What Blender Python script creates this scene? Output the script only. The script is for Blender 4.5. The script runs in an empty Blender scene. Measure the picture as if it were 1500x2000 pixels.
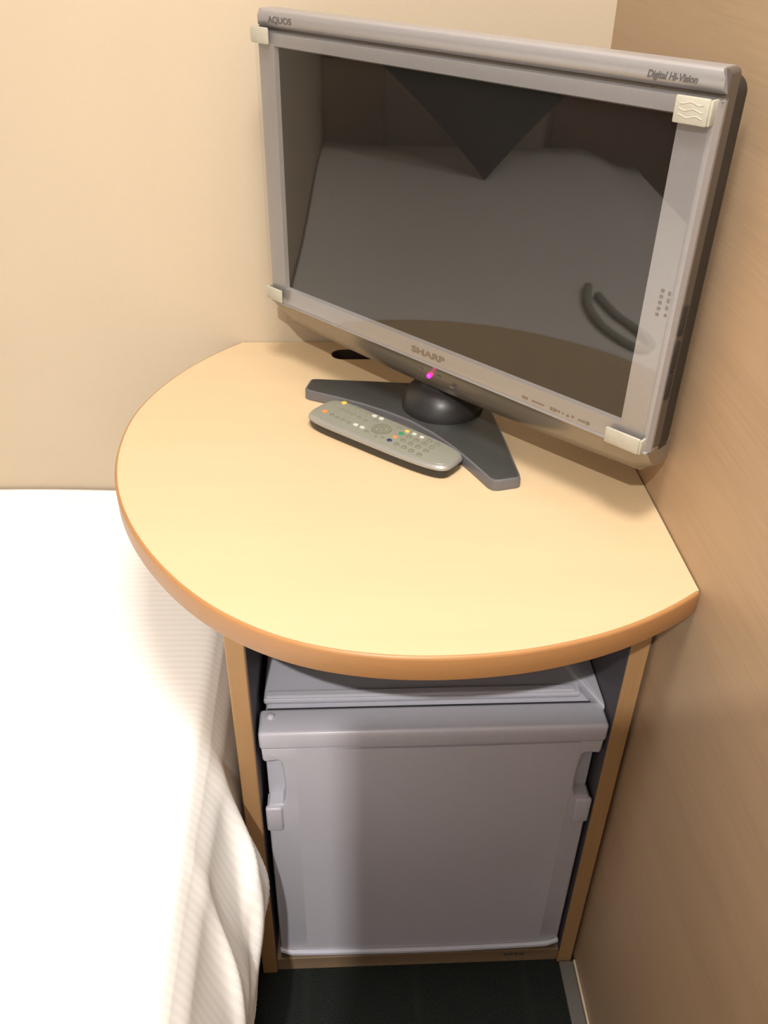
import bpy, bmesh, math, random
from mathutils import Vector, Matrix
random.seed(4)
PI = math.pi
sc = bpy.context.scene
COL = sc.collection

# ---------------------------------------------------------------- camera
def camera():
    p, y, r = math.radians(34.796), math.radians(3.203), math.radians(1.021)
    fw = Vector((math.sin(y)*math.cos(p), math.cos(y)*math.cos(p), -math.sin(p)))
    rt = Vector((math.cos(y), -math.sin(y), 0)); up = rt.cross(fw)
    r2 = rt*math.cos(r) + up*math.sin(r); u2 = up*math.cos(r) - rt*math.sin(r)
    cd = bpy.data.cameras.new('camera'); cd.sensor_width = 36; cd.sensor_fit = 'AUTO'
    cd.lens = 31.118; cd.clip_start = 0.02
    o = bpy.data.objects.new('camera', cd); COL.objects.link(o)
    o.matrix_world = Matrix(((r2.x, u2.x, -fw.x, -0.3149), (r2.y, u2.y, -fw.y, -1.1282),
                             (r2.z, u2.z, -fw.z, 1.2228), (0, 0, 0, 1)))
    sc.camera = o
camera()

# ---------------------------------------------------------------- light and exposure
w = bpy.data.worlds.new('world'); sc.world = w; w.use_nodes = True
w.node_tree.nodes['Background'].inputs[0].default_value = (1.0, 0.9, 0.8, 1)
w.node_tree.nodes['Background'].inputs[1].default_value = 0.05
def area(name, loc, sx, sy, power, color):
    l = bpy.data.lights.new(name, 'AREA'); l.shape = 'RECTANGLE'; l.size = sx; l.size_y = sy
    l.energy = power; l.color = color
    o = bpy.data.objects.new(name, l); COL.objects.link(o); o.location = loc; return o
area('ceiling_lamp_light', (-0.33, -0.86, 2.27), 0.36, 0.36, 15.5, (1.0, 0.955, 0.895))
area('entrance_lamp_light', (-0.57, -1.95, 2.27), 0.035, 0.035, 28, (1.0, 0.95, 0.90))
sc.view_settings.view_transform = 'Standard'; sc.view_settings.look = 'None'
sc.view_settings.gamma = 1; sc.view_settings.use_curve_mapping = False
sc.view_settings.exposure = 0.8

# ---------------------------------------------------------------- materials
def nt_of(name):
    m = bpy.data.materials.new(name); m.use_nodes = True
    return m, m.node_tree, m.node_tree.nodes['Principled BSDF']
def ramp(nt, stops):
    n = nt.nodes.new('ShaderNodeValToRGB'); e = n.color_ramp.elements
    e[0].position, e[0].color = stops[0][0], (*stops[0][1], 1)
    e[1].position, e[1].color = stops[-1][0], (*stops[-1][1], 1)
    for p, c in stops[1:-1]:
        x = e.new(p); x.color = (*c, 1)
    return n
def coords(nt, scale=(1, 1, 1), rot=(0, 0, 0)):
    tc = nt.nodes.new('ShaderNodeTexCoord'); mp = nt.nodes.new('ShaderNodeMapping')
    mp.inputs['Scale'].default_value = scale; mp.inputs['Rotation'].default_value = rot
    nt.links.new(tc.outputs['Object'], mp.inputs[0]); return mp
def noise(nt, mp, scale, detail=4, rough=0.5):
    n = nt.nodes.new('ShaderNodeTexNoise'); n.inputs['Scale'].default_value = scale
    n.inputs['Detail'].default_value = detail; n.inputs['Roughness'].default_value = rough
    nt.links.new(mp.outputs[0], n.inputs['Vector']); return n
def bump(nt, b, src, strength, dist=0.001):
    n = nt.nodes.new('ShaderNodeBump'); n.inputs['Strength'].default_value = strength
    n.inputs['Distance'].default_value = dist
    nt.links.new(src, n.inputs['Height']); nt.links.new(n.outputs[0], b.inputs['Normal'])
def mul(c, k): return tuple(min(1, x*k) for x in c)

def plain(name, c, rough=0.5, metal=0.0, var=0.04, scale=60, bmp=0.0, coat=0.0, emit=None, spec=None):
    m, nt, b = nt_of(name)
    n = noise(nt, coords(nt), scale)
    r = ramp(nt, [(0.3, mul(c, 1-var)), (0.7, mul(c, 1+var))])
    nt.links.new(n.outputs['Fac'], r.inputs[0]); nt.links.new(r.outputs[0], b.inputs['Base Color'])
    b.inputs['Roughness'].default_value = rough; b.inputs['Metallic'].default_value = metal
    b.inputs['Coat Weight'].default_value = coat
    if spec is not None: b.inputs['Specular IOR Level'].default_value = spec
    if bmp: bump(nt, b, n.outputs['Fac'], bmp)
    if emit:
        b.inputs['Emission Color'].default_value = (*emit[0], 1); b.inputs['Emission Strength'].default_value = emit[1]
    return m
def wood(name, c, axis, rough=0.4, var=0.12, fine=1.0, spec=0.4):
    m, nt, b = nt_of(name)
    sc_ = [26, 26, 26]; sc_[axis] = 1.6
    fs = [300, 300, 300]; fs[axis] = 9
    big = noise(nt, coords(nt, tuple(sc_)), 1.0, 5, 0.55)
    fin = noise(nt, coords(nt, tuple(fs)), fine, 3, 0.6)
    mx = nt.nodes.new('ShaderNodeMix'); mx.data_type = 'FLOAT'; mx.inputs[0].default_value = 0.45
    nt.links.new(big.outputs['Fac'], mx.inputs[2]); nt.links.new(fin.outputs['Fac'], mx.inputs[3])
    r = ramp(nt, [(0.3, mul(c, 1-var)), (0.5, c), (0.7, mul(c, 1+var*0.6))])
    nt.links.new(mx.outputs[0], r.inputs[0]); nt.links.new(r.outputs[0], b.inputs['Base Color'])
    b.inputs['Roughness'].default_value = rough; b.inputs['Specular IOR Level'].default_value = spec
    bump(nt, b, fin.outputs['Fac'], 0.12, 0.0006)
    return m
def paper(name, c):
    m, nt, b = nt_of(name)
    mp = coords(nt, (1, 1, 1)); n = noise(nt, mp, 420, 3, 0.6); n2 = noise(nt, mp, 3, 2)
    r = ramp(nt, [(0.3, mul(c, 0.97)), (0.7, mul(c, 1.03))])
    nt.links.new(n2.outputs['Fac'], r.inputs[0]); nt.links.new(r.outputs[0], b.inputs['Base Color'])
    b.inputs['Roughness'].default_value = 0.75; b.inputs['Specular IOR Level'].default_value = 0.25
    bump(nt, b, n.outputs['Fac'], 0.25, 0.001); return m
def carpet_mat():
    m, nt, b = nt_of('dark_carpet')
    mp = coords(nt); n = noise(nt, mp, 500, 4, 0.7); n2 = noise(nt, mp, 30, 3)
    r = ramp(nt, [(0.3, (0.006, 0.008, 0.007)), (0.75, (0.028, 0.032, 0.029))])
    nt.links.new(n.outputs['Fac'], r.inputs[0])
    wv = nt.nodes.new('ShaderNodeTexWave'); wv.wave_type = 'BANDS'; wv.bands_direction = 'X'
    wv.inputs['Scale'].default_value = 2.1; wv.inputs['Distortion'].default_value = 0.15
    nt.links.new(mp.outputs[0], wv.inputs['Vector'])
    r2 = ramp(nt, [(0.975, (0, 0, 0)), (1.0, (1, 1, 1))]); nt.links.new(wv.outputs['Fac'], r2.inputs[0])
    mx = nt.nodes.new('ShaderNodeMix'); mx.data_type = 'RGBA'
    ml = nt.nodes.new('ShaderNodeMath'); ml.operation = 'MULTIPLY'
    nt.links.new(r2.outputs[0], ml.inputs[0]); nt.links.new(n2.outputs['Fac'], ml.inputs[1])
    nt.links.new(ml.outputs[0], mx.inputs[0]); nt.links.new(r.outputs[0], mx.inputs[6]); mx.inputs[7].default_value = (0.022, 0.023, 0.021, 1)
    nt.links.new(mx.outputs[2], b.inputs['Base Color'])
    b.inputs['Roughness'].default_value = 0.95; b.inputs['Specular IOR Level'].default_value = 0.1
    bump(nt, b, n.outputs['Fac'], 0.8, 0.003); return m
def sheet_mat():
    m, nt, b = nt_of('white_striped_cotton')
    mp = coords(nt)
    wv = nt.nodes.new('ShaderNodeTexWave'); wv.wave_type = 'BANDS'; wv.bands_direction = 'Y'
    wv.inputs['Scale'].default_value = 34; wv.inputs['Distortion'].default_value = 0.3
    nt.links.new(mp.outputs[0], wv.inputs['Vector'])
    n = noise(nt, coords(nt), 700, 3)
    r = ramp(nt, [(0.3, (0.872, 0.858, 0.826)), (0.7, (0.92, 0.905, 0.87))])
    nt.links.new(wv.outputs['Fac'], r.inputs[0]); nt.links.new(r.outputs[0], b.inputs['Base Color'])
    b.inputs['Roughness'].default_value = 0.85; b.inputs['Specular IOR Level'].default_value = 0.2
    bump(nt, b, n.outputs['Fac'], 0.15, 0.0005); return m
def acrylic_mat():
    m = bpy.data.materials.new('clear_acrylic'); m.use_nodes = True; nt = m.node_tree
    nt.nodes.clear()
    out = nt.nodes.new('ShaderNodeOutputMaterial'); mix = nt.nodes.new('ShaderNodeMixShader')
    tr = nt.nodes.new('ShaderNodeBsdfTransparent'); gl = nt.nodes.new('ShaderNodeBsdfGlossy'); fr = nt.nodes.new('ShaderNodeFresnel')
    ge = nt.nodes.new('ShaderNodeNewGeometry'); mr = nt.nodes.new('ShaderNodeMapRange')
    mr.inputs[3].default_value = 1.52; mr.inputs[4].default_value = 1/1.52
    nt.links.new(ge.outputs['Backfacing'], mr.inputs[0]); nt.links.new(mr.outputs[0], fr.inputs['IOR']); gl.inputs['Roughness'].default_value = 0.012
    tr.inputs[0].default_value = (0.97, 0.97, 0.97, 1)
    nt.links.new(fr.outputs[0], mix.inputs[0]); nt.links.new(tr.outputs[0], mix.inputs[1]); nt.links.new(gl.outputs[0], mix.inputs[2])
    nt.links.new(mix.outputs[0], out.inputs[0]); return m

M = dict(
    wallpaper=paper('beige_wallpaper', (0.475, 0.395, 0.29)),
    white_wall=paper('white_wallpaper', (0.78, 0.79, 0.82)),
    veneer=wood('light_wood_veneer', (0.46, 0.32, 0.20), 1, 0.45, 0.12),
    ceiling=paper('white_ceiling', (0.80, 0.79, 0.77)),
    carpet=carpet_mat(),
    skirting=plain('grey_vinyl', (0.10, 0.092, 0.08), 0.6),
    skirt_line=plain('pale_trim', (0.50, 0.42, 0.30), 0.5),
    top=wood('pale_maple_laminate', (0.575, 0.435, 0.265), 0, 0.38, 0.035, 0.8),
    band=wood('orange_edge_band', (0.38, 0.19, 0.072), 0, 0.38, 0.10),
    panel=wood('oak_panel', (0.40, 0.235, 0.105), 2, 0.45, 0.08),
    base=wood('brown_base_board', (0.26, 0.18, 0.11), 0, 0.55, 0.1),
    hole=plain('grommet_brown', (0.035, 0.016, 0.010), 0.6),
    silver=plain('silver_plastic', (0.365, 0.356, 0.362), 0.34, 0.45, 0.02, 300),
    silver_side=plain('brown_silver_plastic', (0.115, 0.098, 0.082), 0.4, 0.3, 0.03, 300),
    shell=plain('dark_shell_plastic', (0.022, 0.019, 0.017), 0.5, 0, 0.1, 300),
    chin=plain('graphite_silver_plastic', (0.27, 0.24, 0.20), 0.27, 0.6, 0.03, 300),
    graphite=plain('graphite_plastic', (0.052, 0.054, 0.051), 0.36, 0.25, 0.08, 300, 0.05),
    graphite_edge=plain('graphite_edge', (0.16, 0.16, 0.17), 0.35, 0.4, 0.04, 300),
    gloss_black=plain('glossy_black_plastic', (0.024, 0.024, 0.025), 0.36, 0.1, 0.05, 300),
    screen=plain('dark_lcd', (0.012, 0.011, 0.0105), 0.5, 0, 0.03, 80, spec=0.12),
    acrylic=acrylic_mat(),
    clip=plain('milky_clip', (0.40, 0.38, 0.31), 0.35, 0, 0.05, 200),
    ink=plain('grey_print', (0.09, 0.08, 0.075), 0.6),
    ink2=plain('brown_print', (0.16, 0.125, 0.095), 0.6),
    led=plain('pink_led', (0.9, 0.02, 0.25), 0.4, emit=((1.0, 0.012, 0.30), 2.2)),
    remote_top=plain('remote_silver', (0.27, 0.275, 0.225), 0.38, 0.25, 0.03, 300),
    remote_rim=plain('remote_rim_silver', (0.36, 0.355, 0.33), 0.28, 0.45, 0.03, 300),
    remote_low=plain('remote_black', (0.020, 0.018, 0.017), 0.4),
    key=plain('key_grey', (0.165, 0.165, 0.115), 0.5),
    key_w=plain('key_white', (0.46, 0.46, 0.40), 0.5),
    key_o=plain('key_orange', (0.60, 0.22, 0.075), 0.45),
    key_y=plain('key_yellow', (0.62, 0.42, 0.08), 0.45),
    key_g=plain('key_green', (0.03, 0.22, 0.09), 0.45),
    key_b=plain('key_blue', (0.02, 0.035, 0.09), 0.45),
    fridge=plain('fridge_white', (0.495, 0.495, 0.56), 0.32, 0, 0.015, 120, 0.02),
    fridge_in=plain('fridge_pale_grey', (0.38, 0.37, 0.38), 0.45, 0, 0.02, 120),
    shade_grey=plain('shade_darkened_melamine', (0.085, 0.076, 0.088), 0.6),  # grey melamine, darkened so its colour carries the shade inside the bay
    gasket=plain('dark_gasket', (0.03, 0.03, 0.035), 0.7),
    sheet=sheet_mat(),
    mattress=plain('cream_mattress', (0.7, 0.66, 0.58), 0.9),
    bedbase=wood('bed_base_wood', (0.20, 0.11, 0.05), 0, 0.5),
    cushion=plain('charcoal_cloth', (0.020, 0.022, 0.019), 0.95, 0, 0.2, 400, 0.3),
    strap=plain('grey_green_cloth', (0.36, 0.38, 0.32), 0.9, 0, 0.1, 300, 0.3),
    headwood=wood('brown_head_panel', (0.17, 0.095, 0.05), 2, 0.45, 0.12),
    headwood2=wood('tan_head_panel', (0.30, 0.20, 0.11), 2, 0.45, 0.12),
)

# ---------------------------------------------------------------- mesh helpers
def link(name, bm, mat, parent=None, smooth=False, angle=0.7, label=None):
    bmesh.ops.recalc_face_normals(bm, faces=bm.faces)
    me = bpy.data.meshes.new(name); bm.to_mesh(me); bm.free()
    for mm in (mat if isinstance(mat, (list, tuple)) else [mat]): me.materials.append(mm)
    if smooth:
        for p in me.polygons: p.use_smooth = True
        try: me.set_sharp_from_angle(angle=angle)
        except Exception: pass
    o = bpy.data.objects.new(name, me); COL.objects.link(o)
    if parent: o.parent = parent
    if label: o['label'] = label
    return o
def empty(name, loc, rz=0, label=None, cat=None, group=None):
    o = bpy.data.objects.new(name, None); COL.objects.link(o)
    o.location = loc; o.rotation_euler = (0, 0, rz); o.empty_display_size = 0.05
    if label: o['label'] = label
    if cat: o['category'] = cat
    if group: o['group'] = group
    return o
def struct(name, bm, mat, **k):
    o = link(name, bm, mat, **k); o['kind'] = 'structure'; return o
def box(bm, x0, x1, y0, y1, z0, z1, bev=0, seg=2):
    r = bmesh.ops.create_cube(bm, size=1)
    for v in r['verts']:
        v.co = Vector(((x0+x1)/2 + v.co.x*(x1-x0), (y0+y1)/2 + v.co.y*(y1-y0), (z0+z1)/2 + v.co.z*(z1-z0)))
    if bev:
        es = list({e for v in r['verts'] for e in v.link_edges})
        bmesh.ops.bevel(bm, geom=es, offset=bev, segments=seg, affect='EDGES', profile=0.5)
    return bm
def NB(): return bmesh.new()
def prism(bm, pts, a0, a1, plane='XY', bev=0, seg=2, bev_ends=(True, True), sides=False):
    """outline pts extruded along the axis normal to `plane`; optional rounding of both rims"""
    def P(p, a):
        return {'XY': (p[0], p[1], a), 'XZ': (p[0], a, p[1]), 'YZ': (a, p[0], p[1])}[plane]
    v0 = [bm.verts.new(P(p, a0)) for p in pts]; v1 = [bm.verts.new(P(p, a1)) for p in pts]
    n = len(pts)
    f0 = bm.faces.new(v0[::-1]); f1 = bm.faces.new(v1)
    for i in range(n): bm.faces.new((v0[i], v0[(i+1) % n], v1[(i+1) % n], v1[i]))
    bmesh.ops.recalc_face_normals(bm, faces=bm.faces)
    if bev:
        es = []
        if bev_ends[0]: es += list(f0.edges)
        if bev_ends[1]: es += list(f1.edges)
        if sides: es += [e for v in v0 for e in v.link_edges if e.other_vert(v) in v1]
        bmesh.ops.bevel(bm, geom=list(set(es)), offset=bev, segments=seg, affect='EDGES', profile=0.5, clamp_overlap=True)
    return bm
def rrect(cx, cy, w, h, r, n=6):
    out = []
    for sx, sy, a in ((1, 1, 0), (-1, 1, 90), (-1, -1, 180), (1, -1, 270)):
        for k in range(n+1):
            t = math.radians(a + 90*k/n)
            out.append((cx + sx*(w/2-r) + r*math.cos(t), cy + sy*(h/2-r) + r*math.sin(t)))
    return out
def lathe(bm, prof, cx=0, cy=0, n=40, ex=1.0, ey=1.0):
    rings = []
    for r, z in prof:
        if r < 1e-6: rings.append([bm.verts.new((cx, cy, z))])
        else: rings.append([bm.verts.new((cx + ex*r*math.cos(2*PI*k/n), cy + ey*r*math.sin(2*PI*k/n), z)) for k in range(n)])
    for a, b in zip(rings, rings[1:]):
        for k in range(n):
            k2 = (k+1) % n
            if len(a) == 1 and len(b) == 1: continue
            if len(a) == 1: bm.faces.new((a[0], b[k], b[k2]))
            elif len(b) == 1: bm.faces.new((a[k], a[k2], b[0]))
            else: bm.faces.new((a[k], a[k2], b[k2], b[k]))
    return bm
def catmull(pts, n=6, closed=True):
    out = []; N = len(pts)
    for i in range(N if closed else N-1):
        g = (lambda j: pts[j % N]) if closed else (lambda j: pts[max(0, min(N-1, j))])
        p0, p1, p2, p3 = g(i-1), g(i), g(i+1), g(i+2)
        for k in range(n):
            t = k/n
            out.append(tuple(0.5*((2*b) + (c-a)*t + (2*a-5*b+4*c-d)*t*t + (-a+3*b-3*c+d)*t**3) for a, b, c, d in zip(p0, p1, p2, p3)))
    if not closed: out.append(tuple(pts[-1]))
    return out

# ---------------------------------------------------------------- the room
XL, YF, HC = -2.56, -2.45, 2.30
struct('floor', box(NB(), XL, 0.08, YF, 0.08, -0.06, 0), M['carpet'])
struct('ceiling', box(NB(), XL-0.08, 0.08, YF-0.08, 0.08, HC, HC+0.06), M['ceiling'])
struct('wall_back', box(NB(), XL, 0.0, 0.0, 0.08, 0, HC), M['wallpaper'])
struct('wall_right', box(NB(), 0.0, 0.08, YF, 0.08, 0, HC), M['veneer'])
struct('wall_left', box(NB(), XL-0.08, XL, YF, 0.08, 0, HC), M['wallpaper'])
struct('wall_front', box(NB(), XL, 0.08, YF-0.08, YF, 0, HC), M['white_wall'])
# unseen half-height partition added behind the viewer to shade the fridge's right side
struct('added_shade_partition', box(NB(), -0.452, -0.002, -1.31, -1.26, 0, 1.44, 0.004), M['white_wall'])
# flat grey strip and pale bead where the carpet meets the wood wall
o = struct('baseboard_right', box(NB(), -0.0233, -0.0037, -1.255, -0.4835, 0.0, 0.006, 0.0015), M['skirting'])
struct('trim_1', box(NB(), -0.0035, -0.0003, -1.255, -0.4835, 0.0, 0.009, 0.001), M['skirt_line'])
# panels of the head wall at the far end of the bed
struct('trim_2', box(NB(), XL, XL+0.04, -0.21, -0.002, 0.0, 0.80, 0.003), M['headwood2'])
struct('trim_3', box(NB(), XL, XL+0.05, -0.215, -0.002, 0.80, 0.84, 0.003), M['headwood'])
struct('trim_4', box(NB(), XL, XL+0.03, -1.35, -0.77, 0.0, 1.5, 0.003), M['headwood'])

# ---------------------------------------------------------------- corner table with the fridge bay
HT, TT = 0.7228, 0.026
table = empty('corner_table', (-0.2212, -0.2636, 0), 0,
              'half-round pale maple corner table with orange wood edge, fridge bay underneath', 'table')
def world_child(name, bm, mat, parent, **k):
    bm.transform(Matrix.Translation(-parent.location)); return link(name, bm, mat, parent, **k)
ARC = [(132.6, 1.0), (143.3, .9985), (155.2, 1.0005), (169.4, 1.004), (180, .9995), (188.7, .997), (195.3, .9955), (206.5, .993),
       (217.8, .996), (231.7, 1.008), (241.1, 1.0125), (248.8, 1.010), (259.4, .999), (271.2, .9885), (283, .988), (291, .9925),
       (302.1, 1.002), (309.6, 1.011)]
def arc_pts(off=0.0):
    pts = []
    P = catmull([(a, r) for a, r in ARC], 8, closed=False)
    for a, r in P:
        t = math.radians(a); pts.append(Vector((-0.2212 + 0.34047*r*math.cos(t), -0.2636 + 0.35565*r*math.sin(t))))
    out = []
    for i, p in enumerate(pts):
        d = (pts[min(i+1, len(pts)-1)] - pts[max(i-1, 0)]).normalized(); n = Vector((d.y, -d.x))  # outward for ccw arc
        out.append(p + n*off)
    return out
G = 0.0015
inner = arc_pts(-0.003)
outer = arc_pts(0.0)
def clampxy(p): return (min(p[0], -G), min(p[1], -G))
topline = [clampxy(p) for p in inner]
topline[0] = (topline[0][0], -G); topline[-1] = (-G, topline[-1][1])
poly = topline + [(-G, -G)]
# laminate top with the cable slot cut through it
bm = NB()
hole = rrect(-0.292, -0.0416, 0.072, 0.032, 0.0155, 8)
def loop_edges(pts, z):
    vs = [bm.verts.new((p[0], p[1], z)) for p in pts]
    return vs, [bm.edges.new((vs[i], vs[(i+1) % len(vs)])) for i in range(len(vs))]
loops = []
for z in (HT, HT-TT):
    a, ea = loop_edges(poly, z); b, eb = loop_edges(hole, z)
    bmesh.ops.triangle_fill(bm, edges=ea+eb, use_beauty=True); loops.append((a, b))
for k in (0, 1):
    t, u = loops[0][k], loops[1][k]
    for i in range(len(t)):
        j = (i+1) % len(t); bm.faces.new((t[i], t[j], u[j], u[i]))
tabletop = world_child('tabletop', bm, [M['top'], M['shade_grey']], table)
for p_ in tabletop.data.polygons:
    if p_.normal.z < -0.5: p_.material_index = 1  # underside coloured dark to dim the bounce onto the fridge top
# edge band: rounded profile swept along the arc
bm = NB(); prev = None
prof = [(-0.0029, 0.0), (-0.0022, 0.0001), (-0.0010, -0.0007), (-0.0002, -0.0020), (0.0, -0.0035), (0.0, -TT+0.002), (-0.001, -TT), (-0.0029, -TT)]
rings = []
arcs = {o: arc_pts(o) for o in {p[0] for p in prof}}
for i in range(len(outer)):
    rings.append([bm.verts.new((*clampxy(arcs[o][i]), HT+dz)) for o, dz in prof])
for a, b in zip(rings, rings[1:]):
    for k in range(len(prof)): bm.faces.new((a[k], a[(k+1) % len(prof)], b[(k+1) % len(prof)], b[k]))
bm.faces.new(rings[0]); bm.faces.new(rings[-1][::-1])
eb = link('edge_band', bm, M['band'], None, True, 0.9, 'orange wood edge strip')
eb.parent = tabletop; eb.matrix_parent_inverse = Matrix.Translation(-table.location)
# slot liner
bm = NB(); h2 = rrect(-0.292, -0.0416, 0.0718, 0.0318, 0.0154, 8); h3 = rrect(-0.292, -0.0416, 0.068, 0.028, 0.0135, 8)
va = [[bm.verts.new((p[0], p[1], z)) for p in pts] for pts, z in ((h2, HT-0.0004), (h3, HT-0.0004), (h3, HT-TT+0.001), (h2, HT-TT+0.001))]
for r in range(4):
    a, b = va[r], va[(r+1) % 4]
    for i in range(len(a)):
        j = (i+1) % len(a); bm.faces.new((a[i], a[j], b[j], b[i]))
lin = link('cable_slot', bm, M['hole'], None, label='dark brown cable slot'); lin.parent = tabletop; lin.matrix_parent_inverse = Matrix.Translation(-table.location)
ZU = HT - TT - 0.0003
YP = -0.4819
world_child('side_panel', box(NB(), -0.4339, -0.4145, YP, -0.004, 0.0, ZU, 0.001, 1), M['panel'], table)
world_child('side_panel', box(NB(), -0.0248, -0.0053, YP, -0.004, 0.0, ZU, 0.001, 1), M['panel'], table)
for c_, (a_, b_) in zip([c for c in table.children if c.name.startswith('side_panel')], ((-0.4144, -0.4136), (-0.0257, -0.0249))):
    ln_ = link('shaded_lining', box(NB(), a_, b_, YP+0.0015, -0.017, 0.0281, ZU), M['shade_grey'], c_, label='grey inner face with shade put into its colour')
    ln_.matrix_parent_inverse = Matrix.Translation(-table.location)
world_child('back_panel', box(NB(), -0.4135, -0.0258, -0.016, -0.004, 0.0, ZU), M['panel'], table)
world_child('base_board', box(NB(), -0.4143, -0.0250, YP+0.004, -0.017, 0.0, 0.028, 0.001, 1), M['base'], table)

# ---------------------------------------------------------------- mini fridge
FX0, FX1, FY = -0.4085, -0.0290, -0.4785
fr = empty('mini_fridge', (-0.2185, -0.26, 0.0285), 0, 'white mini fridge standing in the bay under the corner table', 'fridge')
def fpart(name, bm, mat, **k): return world_child(name, bm, mat, fr, **k)
body = fpart('body', box(NB(), FX0+0.003, FX1-0.003, -0.436, -0.05, 0.0285, 0.474, 0.006), M['fridge'], smooth=True)
tp = NB()
box(tp, FX0+0.001, FX1-0.018, -0.430, -0.055, 0.474, 0.482, 0.003)
box(tp, FX0+0.003, FX1-0.024, -0.4285, -0.418, 0.481, 0.4855, 0.002)
fpart('top_cover', tp, M['fridge'])
fpart('gasket', box(NB(), FX0+0.006, FX1-0.006, -0.4425, -0.4365, 0.05, 0.476), M['gasket'])
# door: rear slab, and a front slab whose outline is notched for the two grip recesses
db = NB()
box(db, FX0+0.002, FX1-0.002, -0.460, -0.443, 0.046, 0.456, 0.002)
def notch(x, s):
    # from top to bottom along one side; s = +1 on the left side (inwards is +x)
    return [(x, 0.458), (x+s*0.0005, 0.4395), (x+s*0.0025, 0.436), (x+s*0.017, 0.4375), (x+s*0.0205, 0.435), (x+s*0.0225, 0.420), (x+s*0.0235, 0.395),
            (x+s*0.0225, 0.372), (x+s*0.019, 0.361), (x+s*0.004, 0.3605), (x+s*0.0010, 0.357), (x+s*0.0010, 0.335), (x+s*0.0015, 0.31), (x+s*0.001, 0.06), (x+s*0.006, 0.047)]
L = notch(FX0, 1); R = notch(FX1, -1)
front = L + R[::-1]
prism(db, front, FY, -0.4598, 'XZ', 0.003, 3, (True, False))
door = fpart('door', db, M['fridge'], smooth=True, angle=0.6)
def dpart(name, bm, mat, **k):
    o = link(name, bm, mat, None, **k); o.parent = door; o.matrix_parent_inverse = Matrix.Translation(-fr.location); return o
# front skin, gently bowed, with fine joint lines round it
bm = NB(); nx, nz = 24, 2
x0, x1, z0, z1 = -0.3715, -0.0560, 0.052, 0.4565
g = [[bm.verts.new((x0+(x1-x0)*i/nx, FY-0.0008-0.0016*math.sin(PI*i/nx), z0+(z1-z0)*j/nz)) for i in range(nx+1)] for j in range(nz+1)]
gb = [[bm.verts.new((x0+(x1-x0)*i/nx, FY+0.0005, z0+(z1-z0)*j/nz)) for i in range(nx+1)] for j in range(nz+1)]
for j in range(nz):
    for i in range(nx):
        bm.faces.new((g[j][i], g[j][i+1], g[j+1][i+1], g[j+1][i])); bm.faces.new((gb[j][i], gb[j+1][i], gb[j+1][i+1], gb[j][i+1]))
for i in range(nx):
    bm.faces.new((g[0][i], gb[0][i], gb[0][i+1], g[0][i+1])); bm.faces.new((g[nz][i], g[nz][i+1], gb[nz][i+1], gb[nz][i]))
for j in range(nz):
    bm.faces.new((g[j][0], g[j+1][0], gb[j+1][0], gb[j][0])); bm.faces.new((g[j][nx], gb[j][nx], gb[j+1][nx], g[j+1][nx]))
dpart('front_skin', bm, M['fridge'], smooth=True, angle=0.5)
# grip lips below the recesses
for x, s in ((FX0, 1), (FX1, -1)):
    bm = NB(); a, b = sorted((x - s*0.001, x + s*0.0185))
    box(bm, a, b, FY-0.0035, FY+0.004, 0.3165, 0.358, 0.003, 3); dpart('grip_lip', bm, M['fridge'], smooth=True)
# cap along the top of the door
bm = NB()
box(bm, FX0-0.0015, FX1+0.0015, FY-0.003, -0.4445, 0.4585, 0.4847, 0.0045, 3)
dpart('door_cap', bm, M['fridge'], smooth=True)
bm = NB(); lathe(bm, [(0.0, 0.4885), (0.003, 0.4878), (0.0046, 0.486), (0.005, 0.4840)], -0.3975, -0.4565, 20)
dpart('hinge_pin', bm, M['fridge'], smooth=True)
bm = NB(); lathe(bm, [(0.0115, 0.4849), (0.0105, 0.4853), (0.008, 0.4850), (0.0075, 0.4847)], -0.3975, -0.4565, 24)
# rail along the bottom of the door, bowed like the skin
bm = NB(); prev = None; rings = []
for i in range(25):
    t = i/24; x = FX0+0.001 + (FX1-FX0-0.002)*t; yb = FY - 0.0040 - 0.0025*math.sin(PI*t) + 0.006*max(0, abs(t-.5)*2-0.9)*10*0.3
    up = 0.006*max(0, (abs(t-.5)*2-0.94)/0.06)
    rings.append([bm.verts.new(c) for c in ((x, yb, 0.0435+up), (x, yb-0.0012, 0.0465+up), (x, yb, 0.0495+up), (x, FY+0.006, 0.0495+up), (x, FY+0.006, 0.0435+up))])
for a, b in zip(rings, rings[1:]):
    for k in range(5): bm.faces.new((a[k], a[(k+1) % 5], b[(k+1) % 5], b[k]))
bm.faces.new(rings[0]); bm.faces.new(rings[-1][::-1])
dpart('bottom_rail', bm, M['fridge'], smooth=True, angle=0.8)
# slanted hinge cover on the right of the top
bm = NB()
prism(bm, [(-0.058, -0.385), (-0.052, -0.405), (-0.0305, -0.4545), (-0.0275, -0.4555), (-0.0266, -0.450), (-0.0266, -0.375), (-0.05, -0.375)], 0.476, 0.4885, 'XY', 0.0022, 3, (False, True))
fpart('hinge_cover', bm, M['fridge'], smooth=True, label='pale hinge cover')
# plinth below the door and its small print
pl = fpart('plinth', box(NB(), FX0+0.004, FX1-0.004, -0.462, -0.44, 0.0285, 0.044, 0.001, 1), M['fridge_in'])
bm = NB()
for k, (a, wd) in enumerate(((0, .007), (.0085, .004), (.015, .004), (.021, .007))):
    box(bm, -0.1010+a, -0.1010+a+wd, YP+0.0033, YP+0.0041, 0.0165, 0.0215)
pr = link('rating_mark', bm, M['ink'], None); bo = [c for c in table.children if c.name.startswith('base_board')][0]
pr.parent = bo; pr.matrix_parent_inverse = Matrix.Translation(-table.location)

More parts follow.
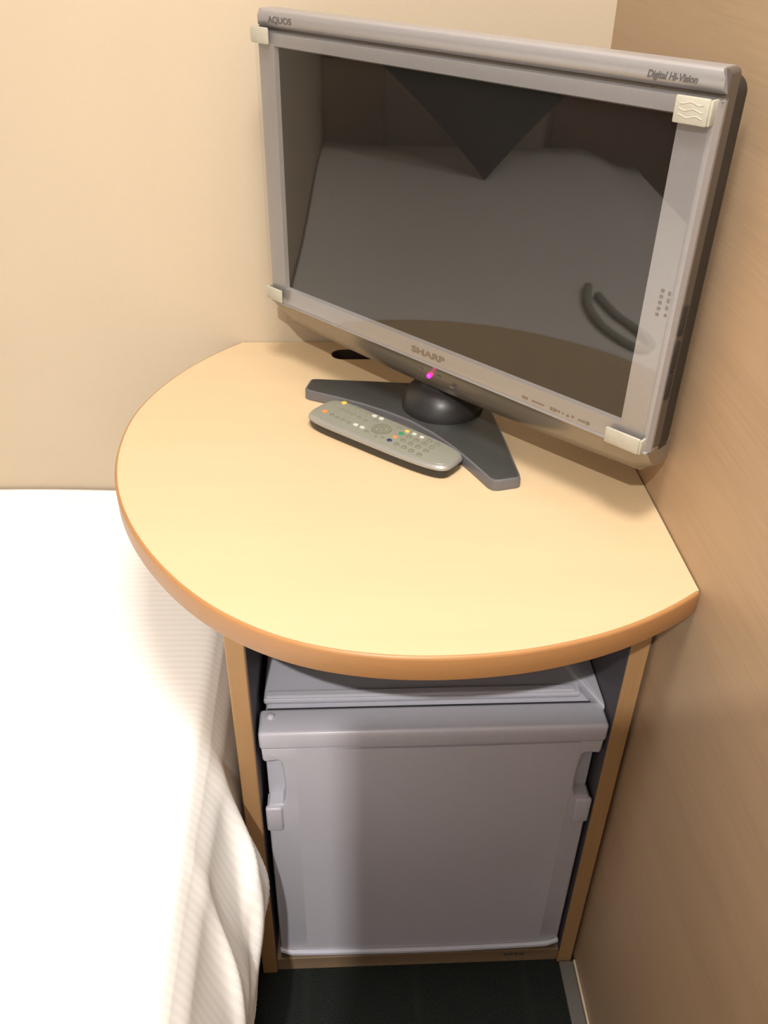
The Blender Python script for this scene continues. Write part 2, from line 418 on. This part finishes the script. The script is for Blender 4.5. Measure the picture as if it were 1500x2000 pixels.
# ---------------------------------------------------------------- television
TA = math.radians(-46.482)
TV = empty('television', (-0.2219, -0.2607, HT), TA, 'silver flat television on a graphite boomerang stand, clear cover over its screen', 'television')
ZC = 0.24            # screen centre above the table; local x right, -y towards the viewer, z up
def tv(name, bm, mat, parent=None, **k):
    o = link(name, bm, mat, parent or TV, **k); return o
X0, X1 = -0.2595, 0.2645
# front shell: picture-frame bezel
bm = NB()
def ring_faces(o, i):
    for k in range(4):
        bm.faces.new((o[k], o[(k+1) % 4], i[(k+1) % 4], i[k]))
def rect(x0, x1, z0, z1, y): return [bm.verts.new(c) for c in ((x0, y, ZC+z0), (x1, y, ZC+z0), (x1, y, ZC+z1), (x0, y, ZC+z1))]
zt, zb = 0.1425, -0.1515
r0 = rect(X0+.001, X1-.001, zb-0.002, zt+0.006, 0.021)
r1 = rect(X0, X1, zb, zt, 0.006); r2 = rect(X0+.003, X1-.003, zb+.001, zt, 0.0015)
r3 = rect(-0.2315, 0.2325, -0.131, 0.131, 0.0015); r4 = rect(-0.2295, 0.2305, -0.129, 0.129, 0.0065)
for a, b in ((r0, r1), (r1, r2), (r2, r3), (r3, r4)): ring_faces(a, b)
bm.faces.new(r0[::-1])
bez = tv('bezel', bm, M['silver'])
# upper strip of the bezel: hollow groove, then a rounded brow
bm = NB()
prof = [(0.0025, 0.1425), (0.0075, 0.1445), (0.0065, 0.1470), (0.0020, 0.1492), (-0.0003, 0.1510), (-0.0005, 0.1580), (0.0000, 0.1620), (0.0015, 0.1637), (0.0050, 0.1645), (0.021, 0.1645), (0.021, 0.1425)]
a = [bm.verts.new((X0+.0035 if z < .1500 else X0+.006+max(0, z-.158)*.6, y, ZC+z)) for y, z in prof]
b = [bm.verts.new((X1 - (.0005 if z < .1500 else .0012+max(0, z-.158)*.6), y, ZC+z)) for y, z in prof]
n = len(prof)
for i in range(n): bm.faces.new((a[i], a[(i+1) % n], b[(i+1) % n], b[i]))
bm.faces.new(a); bm.faces.new(b[::-1])
tv('brow', bm, M['silver'], smooth=True, angle=0.9)
# screen
sb = box(NB(), -0.2300, 0.2310, 0.006, 0.012, ZC-0.1297, ZC+0.1297)
tv('screen', sb, M['screen'])
# side walls of the front shell (seen on the right)
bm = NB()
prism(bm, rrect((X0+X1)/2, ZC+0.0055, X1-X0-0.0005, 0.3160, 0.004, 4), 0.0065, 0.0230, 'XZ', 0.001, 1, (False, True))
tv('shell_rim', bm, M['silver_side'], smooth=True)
# dark back shell with its hump
bm = NB()
prism(bm, rrect((X0+X1)/2, ZC-0.0060, X1-X0-0.001, 0.328, 0.014, 6), 0.0225, 0.046, 'XZ', 0.008, 3, (False, True))
prism(bm, rrect(0.0, ZC-0.03, 0.36, 0.22, 0.02, 5), 0.0455, 0.076, 'XZ', 0.015, 3, (False, True))
back = tv('back_shell', bm, M['shell'], smooth=True)
# speaker chin: sweeps back under the screen, deepest in the middle
bm = NB(); rings = []
for i in range(33):
    t = -1 + 2*i/32; x = (X0+X1)/2 + t*(X1-X0-0.001)/2
    k = (0.036 + 0.008*(1-t*t)) * (1 - 0.35*max(0, (abs(t)-0.975)/0.025)**2)
    rings.append([bm.verts.new((x, y, ZC+z)) for y, z in ((0.0015, -0.1518), (0.0035, -0.1535), (0.0060, -0.1518-0.22*k), (0.012, -0.1518-0.55*k),
                 (0.021, -0.1518-0.84*k), (0.031, -0.1518-k), (0.046, -0.1518-k), (0.046, -0.1518))])
for a, b in zip(rings, rings[1:]):
    for k in range(8): bm.faces.new((a[k], a[(k+1) % 8], b[(k+1) % 8], b[k]))
bm.faces.new(rings[0]); bm.faces.new(rings[-1][::-1])
chin = tv('speaker_chin', bm, M['chin'], smooth=True, angle=0.8)
# bright lower lip between bezel and chin
tv('lower_lip', box(NB(), X0+.001, X1-.001, 0.0004, 0.006, ZC-0.1530, ZC-0.1505, 0.0009, 2), M['silver'], smooth=True)
# status lamp and small marks on the chin
bm = NB(); bmesh.ops.create_uvsphere(bm, u_segments=14, v_segments=8, radius=0.0028); bm.transform(Matrix.Translation((-0.004, 0.0075, ZC-0.1690)))
tv('status_lamp', bm, M['led'], chin, smooth=True, label='glowing pink status lamp')
for x, z in ((-0.016, -0.1640), (0.010, -0.1645), (0.030, -0.1705)):
    tv('lamp_mark', box(NB(), x-0.0025, x+0.0025, 0.0058, 0.0100, ZC+z-0.0006, ZC+z+0.0006), M['graphite_edge'], chin)
# protective clear cover with its four milky corner clips
cov = tv('clear_cover', box(NB(), -0.2575, 0.2585, -0.0030, -0.0004, ZC-0.1475, ZC+0.1435, 0.0004, 1), M['acrylic'], label='clear protective cover sheet')
def clip(x0, x1, z0, z1, ridged):
    bm = NB()
    box(bm, x0, x1, -0.0062, -0.0032, ZC+z0, ZC+z1, 0.0012, 2)
    xs = (x1-0.0002, x1+0.0022) if x1 > 0 else (x0-0.0022, x0+0.0002)
    box(bm, xs[0], xs[1], -0.0056, 0.014, ZC+z0+0.0006, ZC+z1-0.0006, 0.0008, 2)
    if ridged:
        nseg = 18
        for zz in (0.28, 0.52, 0.76):
            vs = []
            for i in range(nseg+1):
                u = i/nseg; xx = x0+0.004+(x1-x0-0.008)*u; z = ZC+z0+(z1-z0)*zz+0.0008*math.sin(u*9+zz*5)
                vs.append((bm.verts.new((xx, -0.0060, z-0.0013)), bm.verts.new((xx, -0.0065, z)), bm.verts.new((xx, -0.0060, z+0.0013))))
            for p, q in zip(vs, vs[1:]):
                bm.faces.new((p[0], p[1], q[1], q[0])); bm.faces.new((p[1], p[2], q[2], q[1]))
    return tv('corner_clip', bm, M['clip'], cov, smooth=True, angle=0.6)
clip(-0.2590, -0.2330, 0.1325, 0.1480, False)
clip(0.2310, 0.2585, 0.1255, 0.1445, True)
clip(-0.2590, -0.2325, -0.1475, -0.1320, False)
clip(0.2225, 0.2580, -0.1520, -0.1365, False)
# side buttons on the right edge
bm = NB()
for z0 in (-0.040, -0.072, -0.100): box(bm, X1-0.0005, X1+0.0012, 0.010, 0.018, ZC+z0, ZC+z0+0.026, 0.0008, 2)
tv('side_button', bm, M['shell'], smooth=True)
# lettering
def text(name, body, size, x, y, z, mat, parent, width=None, shear=0.0, rot=0.0, bold=0.0):
    cu = bpy.data.curves.new(name, 'FONT'); cu.body = body; cu.size = size; cu.extrude = 0.0001; cu.align_x = 'CENTER'; cu.align_y = 'CENTER'
    cu.shear = shear; cu.offset = bold
    t = bpy.data.objects.new(name, cu); COL.objects.link(t)
    me = bpy.data.meshes.new_from_object(t.evaluated_get(bpy.context.evaluated_depsgraph_get()))
    bpy.data.objects.remove(t)
    xs = [v.co.x for v in me.vertices]; k = (width/(max(xs)-min(xs))) if width else 1
    mid = (max(xs)+min(xs))/2
    Mx = Matrix.Translation((x, y, z)) @ Matrix.Rotation(rot, 4, 'Y') @ Matrix.Rotation(PI/2, 4, 'X') @ Matrix.Diagonal((k, 1, 1, 1)) @ Matrix.Translation((-mid, 0, 0))
    me.transform(Mx); me.materials.clear(); me.materials.append(mat)
    o = bpy.data.objects.new(name, me); COL.objects.link(o); o.parent = parent; return o
text('lettering', 'AQUOS', 0.0085, -0.2185, -0.0007, ZC+0.1550, M['ink'], TV, 0.036, 0.0, 0, 0.0001)
text('lettering', 'Digital Hi-Vision', 0.0075, 0.2225, -0.0007, ZC+0.1545, M['ink'], TV, 0.041, 0.25, 0, 0.0002)
text('lettering', 'SHARP', 0.0098, -0.002, 0.0013, ZC-0.1415, M['ink2'], bez, 0.047, 0.0, 0, 0.0004)
def mark(x, z, w, h): tv('printed_mark', box(NB(), x-w/2, x+w/2, 0.0009, 0.0016, ZC+z-h/2, ZC+z+h/2), M['ink2'], bez)
for x in (0.124, 0.1265, 0.129): mark(x, -0.1450, 0.0016, 0.0028)
for x in (0.136, 0.1385, 0.141, 0.1435, 0.146, 0.1485): mark(x, -0.1452, 0.0016, 0.0020)
for x in (0.158, 0.1612): mark(x, -0.1452, 0.0024, 0.0034)
for x in (0.164, 0.167): mark(x, -0.1452, 0.0018, 0.0026)
mark(0.1715, -0.1452, 0.0022, 0.0012)
for x in (0.190, 0.193, 0.1955): mark(x, -0.1452, 0.0018, 0.0022)
mark(0.1995, -0.1452, 0.0036, 0.0034)
tv('up_mark', prism(NB(), [(0.1755, ZC-0.1468), (0.1790, ZC-0.1468), (0.17725, ZC-0.1435)], 0.0009, 0.0016, 'XZ'), M['ink2'], bez)
tv('down_mark', prism(NB(), [(0.1810, ZC-0.1437), (0.1845, ZC-0.1437), (0.18275, ZC-0.1470)], 0.0009, 0.0016, 'XZ'), M['ink2'], bez)
for k in range(5): mark(0.2475-0.0002*k, -0.0020-0.0052*k, 0.0028, 0.0026)
for k in range(4): mark(0.2540, -0.0030-0.0062*k, 0.0022, 0.0034 if k < 3 else 0.0022)
# stand: boomerang foot with bevelled rim, domed collar, neck
SX = -0.019
half = [(0.0, -0.0030), (0.035, -0.0060), (0.070, -0.0130), (0.105, -0.0235), (0.1370, -0.0345), (0.1430, -0.0345), (0.1475, -0.0310), (0.1585, -0.0125), (0.1585, -0.0085),
        (0.154, -0.0035), (0.138, 0.0100), (0.105, 0.0380), (0.072, 0.0650), (0.046, 0.0860), (0.022, 0.1030), (0.0, 0.1070)]
outl = [(SX+x, y) for x, y in half] + [(SX-x, y) for x, y in half[-2:0:-1]]
bm = NB(); prism(bm, outl, 0.0004, 0.0125, 'XY', 0.0026, 2, (False, True))
foot = tv('stand_foot', bm, [M['graphite'], M['graphite_edge']], smooth=True, angle=0.5)
for p in foot.data.polygons:
    if p.normal.z < 0.96 and p.center.z > 0.003: p.material_index = 1
bm = NB(); lathe(bm, [(0.0470, 0.0123), (0.0475, 0.0140), (0.0468, 0.0190), (0.0445, 0.0270), (0.0405, 0.0340), (0.0355, 0.0395), (0.0300, 0.0430), (0.0260, 0.0460), (0.0240, 0.052), (0.0240, 0.060), (0.0, 0.060)], SX, 0.052, 48)
tv('stand_neck', bm, M['gloss_black'], smooth=True)

# ---------------------------------------------------------------- remote control
RC = empty('remote_control', (-0.2690, -0.2789, HT+0.0003), math.radians(-41.5), 'silver remote control with coloured buttons lying in front of the television stand', 'remote control')
def rout(d=0.0):
    LEN, WD = 0.0970, 0.0283
    pts = []
    for k in range(48):
        t = 2*PI*k/48; c, s = math.cos(t), math.sin(t); e = 2/6.5 if c < 0 else 2/3.6
        x = math.copysign(abs(c)**e, c)*(LEN-d); wloc = WD - 0.0020*(x/LEN)
        pts.append((x, math.copysign(abs(s)**(2/4.6), s)*(wloc-d)))
    return pts
def loft(levels, closed_bottom=True):
    bm = NB(); rs = [[bm.verts.new((x, y, z)) for x, y in rout(d)] for d, z in levels]
    n = len(rs[0])
    for a, b in zip(rs, rs[1:]):
        for i in range(n): bm.faces.new((a[i], a[(i+1) % n], b[(i+1) % n], b[i]))
    bm.faces.new(rs[0][::-1]); bm.faces.new(rs[-1]); return bm
link('lower_case', loft([(0.006, 0.0), (0.0025, 0.0012), (0.0012, 0.0050), (0.0010, 0.0105)]), M['remote_low'], RC, True, 0.9)
upc = link('upper_case', loft([(0.0012, 0.0104), (0.0, 0.0112), (0.0004, 0.0136), (0.0022, 0.0157), (0.0045, 0.0164)]), M['remote_rim'], RC, True, 0.5)
link('face_plate', loft([(0.0040, 0.0158), (0.0046, 0.0167), (0.0056, 0.0169)]), M['remote_top'], RC, True, 0.5)
def key(x, y, mat, rx=0.0027, ry=0.0021, h=0.0013, label=None):
    bm = NB(); lathe(bm, [(1.0, 0.0167), (1.0, 0.0167+h*0.7), (0.8, 0.0167+h), (0.0, 0.0167+h)], x, y, 16, rx, ry)
    return link('button', bm, M[mat], RC, True, 0.9, label)
DX, DY = 0.0060, -0.0075
def K(lst, mat, **k):
    for x, y in lst: key(x+DX, y+DY, mat, **k)
K([(-0.0826, 0.0290)], 'key_y', rx=0.0034, ry=0.0034, label='yellow button')
K([(-0.0858, -0.0006)], 'key_o', rx=0.0036, ry=0.0036, label='orange button')
K([(-0.0700, 0.0286), (-0.0615, 0.0285), (-0.0530, 0.0278), (-0.0446, 0.0270)], 'key')
K([(-0.0728, 0.0148), (-0.0640, 0.0140), (-0.0556, 0.0135), (-0.0471, 0.0126)], 'key')
K([(-0.0740, -0.0020), (-0.0653, -0.0028), (-0.0566, -0.0034), (-0.0477, -0.0034)], 'key')
K([(-0.0358, 0.0276), (-0.0259, 0.0276)], 'key_w', rx=0.0033, ry=0.0028, label='white button')
K([(-0.0389, -0.0017), (-0.0296, -0.0016)], 'key_w', rx=0.0033, ry=0.0028, label='white button')
K([(-0.0368, 0.0122), (-0.0285, 0.0205), (-0.0200, -0.0060), (0.0030, 0.0235)], 'key')
K([(0.0111, -0.0044)], 'key_b', rx=0.0031, ry=0.0027, label='dark blue button')
K([(0.0115, 0.0055)], 'key_o', rx=0.0031, ry=0.0027, label='orange button')
K([(0.0123, 0.0148)], 'key_g', rx=0.0031, ry=0.0027, label='green button')
K([(0.0140, 0.0236)], 'key_y', rx=0.0031, ry=0.0027, label='yellow button')
K([(0.0236, 0.0240), (0.0341, 0.0238)], 'key_w', rx=0.0029, ry=0.0025, label='white button')
K([(0.0220, -0.0059), (0.0222, 0.0052), (0.0228, 0.0146), (0.0322, -0.0060), (0.0328, 0.0046), (0.0334, 0.0138), (0.0425, -0.0066), (0.0431, 0.0044), (0.0436, 0.0140),
   (0.0450, 0.0225), (0.0539, -0.0075), (0.0545, 0.0035), (0.0550, 0.0130), (0.0560, 0.0215)], 'key', rx=0.0033, ry=0.0030)
K([(-0.0050, -0.0075), (0.0020, -0.0050)], 'key', rx=0.0022, ry=0.0018)
# ring pad with centre key
bm = NB(); cx, cy = -0.0108+DX, 0.0091+DY
lathe(bm, [(0.0118, 0.0163), (0.0116, 0.0177), (0.0085, 0.0179), (0.0070, 0.0176), (0.0068, 0.0163)], cx, cy, 32)
link('ring_pad', bm, M['key'], RC, True, 0.9)
key(cx, cy, 'key', rx=0.0042, ry=0.0042, h=0.0016)

# ---------------------------------------------------------------- bed
bed = empty('bed', (-1.45, -0.55, 0), 0, 'bed with a blown-out white striped duvet hanging over its foot end, left of the table', 'bed')
BX0, BXE, BY0, BY1, BZ = -2.50, -0.468, -1.06, -0.004, 0.482
def smooth(a, b, t):
    t = max(0, min(1, (t-a)/(b-a))); return t*t*(3-2*t)
def topz(x, y):
    z = BZ + 0.008*smooth(-0.20, 0.0, y)*smooth(-0.5, -0.8, x)
    z += 0.055*smooth(-1.5, -2.3, x)*smooth(-1.04, -0.85, y)
    z += 0.0018*math.sin(5*x+3*y) + 0.0012*math.sin(11*y-4*x)
    return z
def hangx(y, z):
    d = BZ - z
    x = BXE + 0.014*smooth(0, 0.05, d) + 0.030*smooth(0.02, 0.20, d) - 0.046*smooth(0.17, 0.42, d)
    # loose folds in the cloth, only where it is free of the table
    x += smooth(-0.44, -0.53, y)*(0.016*math.exp(-((y+0.535)/0.045)**2)*math.exp(-((z-0.27)/0.12)**2)
         + 0.007*math.exp(-((y+0.655)/0.035)**2)*smooth(0.46, 0.30, z)*smooth(0.05, 0.25, z)
         + 0.007*math.exp(-((y+0.78)/0.04)**2)*smooth(0.46, 0.30, z)*smooth(0.05, 0.3, z))
    for (y0, z0, ang, ln, wd, amp) in ((-0.52, 0.40, 0.9, 0.11, 0.012, 0.006), (-0.57, 0.33, 1.05, 0.14, 0.014, 0.007), (-0.63, 0.24, 0.9, 0.15, 0.014, 0.008),
                                       (-0.60, 0.14, 0.8, 0.14, 0.013, 0.007), (-0.70, 0.30, 1.1, 0.15, 0.014, 0.006), (-0.68, 0.14, 0.9, 0.15, 0.015, 0.008), (-0.55, 0.20, 1.2, 0.10, 0.010, 0.005)):
        u = (y-y0)*math.cos(ang) + (z-z0)*math.sin(ang); v = -(y-y0)*math.sin(ang) + (z-z0)*math.cos(ang)
        x += amp*smooth(-0.45, -0.52, y)*math.exp(-(u/ln)**2)*math.exp(-(v/wd)**2)
    for (y0, z0, ang, ln, wd, amp) in ((-0.56, 0.36, 0.75, 0.05, 0.006, 0.004), (-0.60, 0.30, 0.95, 0.07, 0.006, 0.005), (-0.54, 0.28, 1.1, 0.06, 0.005, 0.004), (-0.65, 0.20, 0.85, 0.08, 0.007, 0.006),
                                       (-0.58, 0.22, 1.0, 0.06, 0.006, 0.004), (-0.72, 0.22, 0.95, 0.08, 0.007, 0.005), (-0.62, 0.10, 0.9, 0.07, 0.006, 0.005), (-0.67, 0.36, 1.0, 0.06, 0.006, 0.004)):
        u = (y-y0)*math.cos(ang) + (z-z0)*math.sin(ang); v = -(y-y0)*math.sin(ang) + (z-z0)*math.cos(ang)
        x += amp*smooth(-0.45, -0.52, y)*math.exp(-(u/ln)**2)*math.exp(-(v/wd)**2)
    lim = -0.4375 + 0.06*smooth(-0.484, -0.540, y)
    if x > lim - 0.012:
        e = x - (lim-0.012); x = lim - 0.012 + 0.012*(1-math.exp(-e/0.012))
    return x
bm = NB(); NY = 260; rows = []
xs = [BX0 + (BXE-0.03-BX0)*(i/40)**0.7 for i in range(41)]
zs = [BZ - 0.012 - (BZ-0.042)*i/110 for i in range(111)]
for j in range(NY+1):
    y = BY0 + (BY1-BY0)*j/NY
    row = [bm.verts.new((x, y, topz(x, y))) for x in xs]
    zt_ = topz(BXE, y)
    for a in (20, 40, 60, 78):
        t = math.radians(a); row.append(bm.verts.new((BXE-0.022+0.022*math.sin(t), y, zt_-0.016+0.016*math.cos(t))))
    for z in zs[1:]: row.append(bm.verts.new((hangx(y, z), y, z + 0.006*math.sin(y*40)*smooth(0.2, 0.03, z))))
    rows.append(row)
for a, b in zip(rows, rows[1:]):
    for i in range(len(a)-1): bm.faces.new((a[i], a[i+1], b[i+1], b[i]))
# near long side hangs too
side = rows[0][:len(xs)]
prev = side
for k in range(1, 9):
    cur = [bm.verts.new((v.co.x, BY0-0.004-0.018*math.sin(min(1, k/3)*PI/2)-0.004*math.sin(v.co.x*17)*k/8, v.co.z-0.05*k if k > 1 else v.co.z-0.015)) for v in side]
    for i in range(len(cur)-1): bm.faces.new((prev[i], prev[i+1], cur[i+1], cur[i]))
    prev = cur
duv = world_child('duvet_cover', bm, M['sheet'], bed, smooth=True, angle=3)
sm = duv.modifiers.new('thick', 'SOLIDIFY'); sm.thickness = 0.003; sm.offset = -1
world_child('mattress', box(NB(), BX0+0.02, -0.505, BY0+0.02, BY1-0.004, 0.25, 0.468, 0.03, 3), M['mattress'], bed, smooth=True)
world_child('bed_base', box(NB(), BX0+0.02, -0.52, BY0+0.03, BY1-0.004, 0.0, 0.25, 0.006), M['bedbase'], bed)

# things lying at the far end of the bed, mirrored in the screen
cu = empty('cushion', (-2.10, -0.51, 0.541), 0, 'charcoal square cushion balanced on its corner at the head of the bed', 'cushion')
bm = NB(); N = 16; S = 0.222
for sgn in (1, -1):
    g = [[None]*(N+1) for _ in range(N+1)]
    for i in range(N+1):
        for j in range(N+1):
            u, v = -1+2*i/N, -1+2*j/N; th = 0.055*((1-u**4)*(1-v**4))**0.6
            a, b = u*S*(1-0.04*(1-v*v)), v*S*(1-0.04*(1-u*u))
            g[i][j] = bm.verts.new((sgn*th, (a-b)/math.sqrt(2), (a+b)/math.sqrt(2)+0.302))
    for i in range(N):
        for j in range(N): bm.faces.new((g[i][j], g[i+1][j], g[i+1][j+1], g[i][j+1]))
bmesh.ops.remove_doubles(bm, verts=bm.verts, dist=0.0005)
bm.transform(Matrix.Rotation(-0.35, 4, 'Y'))
link('cushion_cover', bm, M['cushion'], cu, True, 2)

# thick grey cord lying in a loop on the bed, mirrored near the right side of the screen
path = catmull([(-1.35, -0.690), (-1.24, -0.668), (-1.13, -0.672), (-1.05, -0.695), (-0.99, -0.730), (-1.02, -0.755), (-1.09, -0.745), (-1.18, -0.716), (-1.29, -0.700)], 6, closed=False)
bm = NB(); rings = []
for i, (x, y) in enumerate(path):
    p = Vector((x, y)); a_ = Vector(path[max(0, i-1)]); b_ = Vector(path[min(len(path)-1, i+1)]); d = (b_-a_).normalized(); nn = Vector((-d.y, d.x))
    z = topz(x, y) + 0.0075
    rings.append([bm.verts.new((x + nn.x*0.010*math.cos(t), y + nn.y*0.010*math.cos(t), z + 0.007*math.sin(t))) for t in [2*PI*k/10 for k in range(10)]])
for a, b in zip(rings, rings[1:]):
    for k in range(10): bm.faces.new((a[k], a[(k+1) % 10], b[(k+1) % 10], b[k]))
bm.faces.new(rings[0]); bm.faces.new(rings[-1][::-1])
co = link('fabric_cord', bm, M['strap'], None, True, 2, 'thick grey-green cord curling on the bed, seen mirrored in the television screen')
co['category'] = 'cord'
